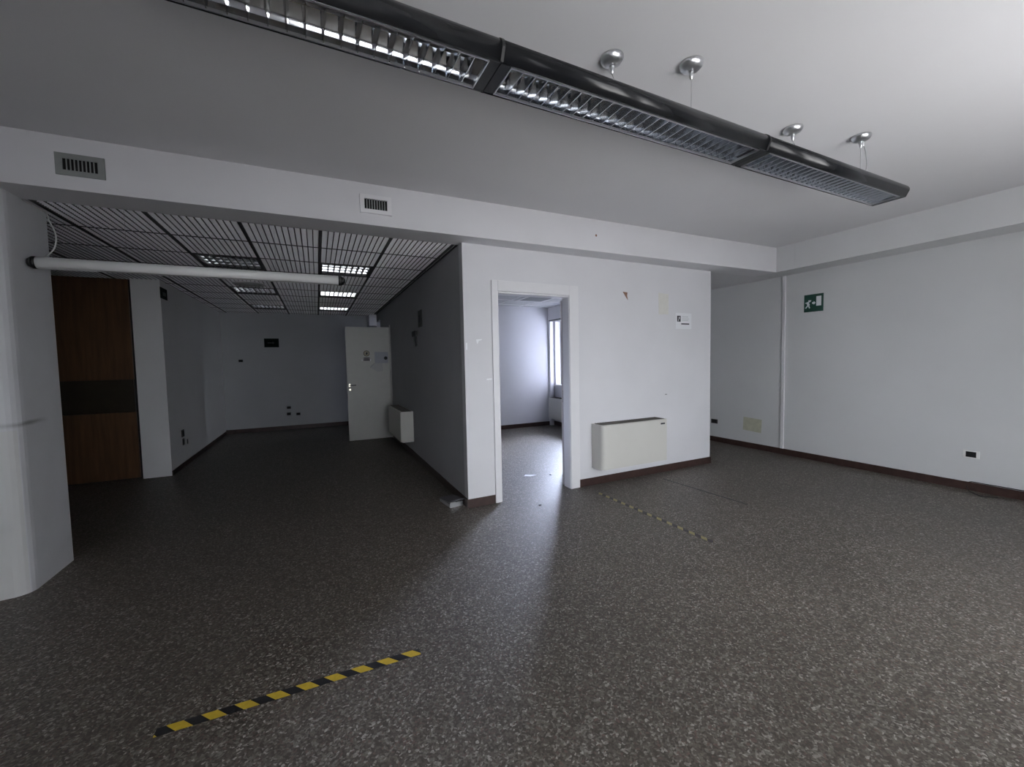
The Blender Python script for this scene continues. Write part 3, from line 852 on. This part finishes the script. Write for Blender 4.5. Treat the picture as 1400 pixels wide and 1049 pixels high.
MB().box(-0.052, 0.052, -0.0016, -0.001, -0.104, -0.085).box(-0.045, 0.045, -0.0016, -0.001, -0.070, -0.055).build('caption_text', INKD, t)
MB().box(-0.092, -0.080, -0.0012, 0, -0.12, -0.085).build('tape_corner', TAPEW, t)
MB().box(0.062, 0.078, -0.0012, 0, -0.12, -0.08).build('tape_corner', TAPEW, t)
t = thing('paper_sheet', 'grey sheet with a dark round stamp on the open cream door', 'notice', (1.155, DY, 1.617))
plate('sheet', PAPERG, t, -0.12, 0.135, -0.11, 0.11, 0.0, 0.0012)
MB().prism([(0.09 + 0.034 * math.cos(a * math.pi / 10), -0.012 + 0.034 * math.sin(a * math.pi / 10)) for a in range(20)], 'y', -0.0018, -0.0012).build('stamp', INKD, t)
t = thing('plastic_sleeve', 'crumpled clear plastic sleeve stuck on the open cream door', 'sleeve', (1.06, DY, 1.42))
MB().prism([(-0.12, 0.01), (-0.09, 0.06), (-0.02, 0.09), (0.12, 0.085), (0.125, -0.07), (0.02, -0.085), (-0.06, -0.03)], 'y', -0.0012, 0).build('sheet', CLEAR, t)
MB().prism([(-0.125, 0.0), (-0.115, 0.0), (-0.025, 0.088), (-0.035, 0.09)], 'y', -0.0022, -0.0012).build('crease', GREYP, t)


# ------------------------------------------------------------------ sockets, holes, stains
def socket(label, loc, rz_, w, h, cover, inner, grp, iw=0.62, off=0.0, name='wall_socket'):
    t = thing(name, label, 'socket', loc, rz_, grp)
    MB().box(-w / 2, w / 2, -0.009, 0, -h / 2, h / 2).build('cover_plate', cover, t, bevel=0.003)
    k = w * iw / 2
    MB().box(-k + off, k + off, -0.011, -0.009, -h * 0.36, h * 0.36).build('outlet', inner, t)


socket('white framed black socket low on the right wall near the right edge', (XW - 0.001, 1.866, 0.392), -math.pi / 2, 0.128, 0.082, WHITEP, BLACK, 'wall sockets on the right wall')
socket('black socket low on the right wall, just past the end of the white wall', (XW - 0.001, 5.05, 0.357), -math.pi / 2, 0.13, 0.075, BLACK, HOLE, 'wall sockets on the right wall')
G = 'dark sockets on the far end wall'
socket('upper of the two stacked black sockets on the far end wall', (-0.634, YFAR - 0.001, 0.510), 0, 0.085, 0.055, BLACK, HOLE, G)
socket('lower of the two stacked black sockets on the far end wall', (-0.640, YFAR - 0.001, 0.364), 0, 0.085, 0.065, BLACK, HOLE, G)
socket('right of the low black sockets on the far end wall', (-0.443, YFAR - 0.001, 0.349), 0, 0.085, 0.06, BLACK, HOLE, G)
socket('small black switch box at chest height on the far end wall', (-1.532, YFAR - 0.001, 1.618), 0, 0.085, 0.055, BLACK, HOLE, G, name='switch_box')
G = 'sockets on the left wall of the left room'
socket('empty square socket box on the left wall, upper of the cluster', (XLEFT + 0.001, 7.715, 0.505), math.pi / 2, 0.12, 0.11, BLACK, HOLE, G)
socket('slim dark socket on the left wall, lower left of the cluster', (XLEFT + 0.001, 7.72, 0.375), math.pi / 2, 0.075, 0.10, BLACK, HOLE, G)
socket('white framed dark socket on the left wall, lower right of the cluster', (XLEFT + 0.001, 7.93, 0.348), math.pi / 2, 0.16, 0.10, WHITEP, BLACK, G, iw=0.4, off=-0.03)


def patch(name, label, cat, pts, loc, rz_, m, t=0.0006):
    o = MB().prism(pts, 'y', -t, 0).build(name, m); o.location = loc; o.rotation_euler = (0, 0, rz_)
    return tag(o, label, cat)


patch('glue_stain', 'yellowed rectangular glue stain left of the paper notice', 'stain', [(-0.085, -0.135), (0.085, -0.13), (0.09, 0.13), (-0.09, 0.14)], (4.085, FY(4.085), 2.195), rz, YELLOWS)
patch('plaster_chip', 'small brown chip in the white wall above the fan coil unit', 'wall damage', [(-0.04, 0.045), (0.035, 0.04), (0.03, 0.0), (0.042, -0.055), (0.01, -0.02)], (3.445, FY(3.445), 2.27), rz, RUST)
patch('glue_stain', 'yellow green rectangular patch low on the right wall in the recess', 'stain', [(-0.16, -0.10), (0.15, -0.115), (0.16, 0.10), (-0.15, 0.115)], (XW, 4.35, 0.385), -math.pi / 2, mat('yellow_green_patch', (0.56, 0.56, 0.44), 0.7, noise=0.15, nscale=14))
patch('tape_remnant', 'white tape remnant left of the doorway, lowest beside the casing', 'tape', [(-0.03, -0.008), (0.028, -0.008), (0.03, 0.008), (-0.03, 0.006)], (1.612, FY(1.612), 1.315), rz, TAPEW)
patch('tape_remnant', 'torn white tape corner high between wall corner and doorway', 'tape', [(-0.03, 0.012), (0.035, 0.018), (0.03, 0.006), (0.0, 0.0), (-0.012, -0.03), (-0.022, -0.03)], (1.505, FY(1.505), 1.712), rz, TAPEW)
patch('tape_remnant', 'short vertical white tape remnant beside the wall corner', 'tape', [(-0.009, -0.035), (0.007, -0.035), (0.007, 0.035), (-0.009, 0.035)], (1.372, FY(1.372), 1.655), rz, TAPEW)
patch('nail_hole', 'small dark hole in the beam above the doorway', 'wall damage', [(0.012 * math.cos(a), 0.014 * math.sin(a)) for a in [i * math.pi / 5 for i in range(10)]], (2.821, YB, 2.853), 0, RUST)
patch('scuff_mark', 'small grey scuff on the white wall below the notice', 'wall damage', [(-0.02, -0.006), (0.018, -0.008), (0.02, 0.006), (-0.016, 0.008)], (4.13, FY(4.13), 1.02), rz, GREYP)


# ------------------------------------------------------------------ things on the floor
def floor_strip(name, label, x0, y0, x1, y1, w, m, cat='tape', group=None):
    L = math.hypot(x1 - x0, y1 - y0)
    o = MB().box(0, L, -w / 2, w / 2, 0, 0.0008).build(name, m)
    o.location = (x0, y0, 0.0); o.rotation_euler = (0, 0, math.atan2(y1 - y0, x1 - x0))
    return tag(o, label, cat, group)


floor_strip('hazard_tape', 'yellow and black hazard tape strip on the floor nearest the camera', -0.665, 2.098, 0.423, 2.083, 0.048, TAPE, group='hazard tape strips on the floor')
floor_strip('hazard_tape', 'yellow and black hazard tape strip on the floor in front of the fan coil unit', 2.843, 2.268, 2.798, 3.715, 0.042, TAPE2, group='hazard tape strips on the floor')
floor_strip('floor_joint_strip', 'thin dark strip on the floor right of the hazard tape', 3.826, 3.762, 3.882, 2.696, 0.020, INKD, cat='strip')

t = thing('floor_box', 'small metal floor box with lid ajar beside the wall corner', 'floor socket', (1.235, 4.16, 0), math.radians(8))
MB().box(-0.075, 0.075, -0.10, 0.16, 0, 0.035).build('base', GREYP, t, bevel=0.004)
lmx = Matrix.Translation((0, 0.16, 0.036)) @ Matrix.Rotation(math.radians(-7), 4, 'X')
MB().box(-0.085, 0.085, -0.285, 0.0, 0.0, 0.007, lmx).build('lid', mat('dark_steel', (0.09, 0.09, 0.10), 0.45), t, bevel=0.002)
MB().box(-0.070, 0.070, -0.108, -0.101, 0.0, 0.055).build('front_plate', SATIN, t)
MB().box(-0.02, 0.085, -0.13, -0.105, 0.055, 0.062).build('latch', CHROME, t)

o = MB().prism([(-0.075, 0.0), (-0.01, -0.045), (0.085, -0.03), (0.02, 0.012), (-0.03, 0.05)], 'z', 0, 0.0015).build('paper_scrap', PAPER)
o.location = (2.45, 4.72, 0); tag(o, 'white paper scrap on the floor inside the doorway', 'paper')
crumbs = [(2.70, 4.60, 'dark crumb on the floor just inside the doorway, left of two'), (2.83, 4.50, 'dark crumb on the floor just inside the doorway, beside the right jamb'),
          (2.03, 3.68, 'dark crumb on the bright floor in front of the doorway')]
for x, y, lab in crumbs:
    o = MB().lathe([(0, 0), (0.012, 0.0), (0.014, 0.004), (0.007, 0.008), (0, 0.009)], seg=7).build('debris_crumb', INKD)
    o.scale = (1.5, 0.8, 1); o.location = (x, y, 0); o.rotation_euler = (0, 0, x * 3); tag(o, lab, 'debris', 'crumbs of debris on the floor')

o = MB().tube([(XW - 0.007, 1.90, 0.060), (XW - 0.010, 1.86, 0.088 + 0.006), (XW - 0.007, 1.78, 0.096), (XW - 0.007, 1.4, 0.098), (XW - 0.007, 0.9, 0.095), (XW - 0.007, 0.2, 0.093)], 0.0045, 8).build('wall_cable', BLACK)
tag(o, 'thin black cable lying along the top of the right baseboard', 'cable')
o = MB().tube([(XW - 0.02, 1.89, 0.05), (XW - 0.055, 1.86, 0.006), (XW - 0.13, 1.80, 0.005), (XW - 0.19, 1.73, 0.005), (XW - 0.15, 1.66, 0.005), (XW - 0.115, 1.63, 0.005)], 0.0045, 8).build('loose_cable', BLACK)
tag(o, 'short loose black cable end on the floor by the right baseboard', 'cable')
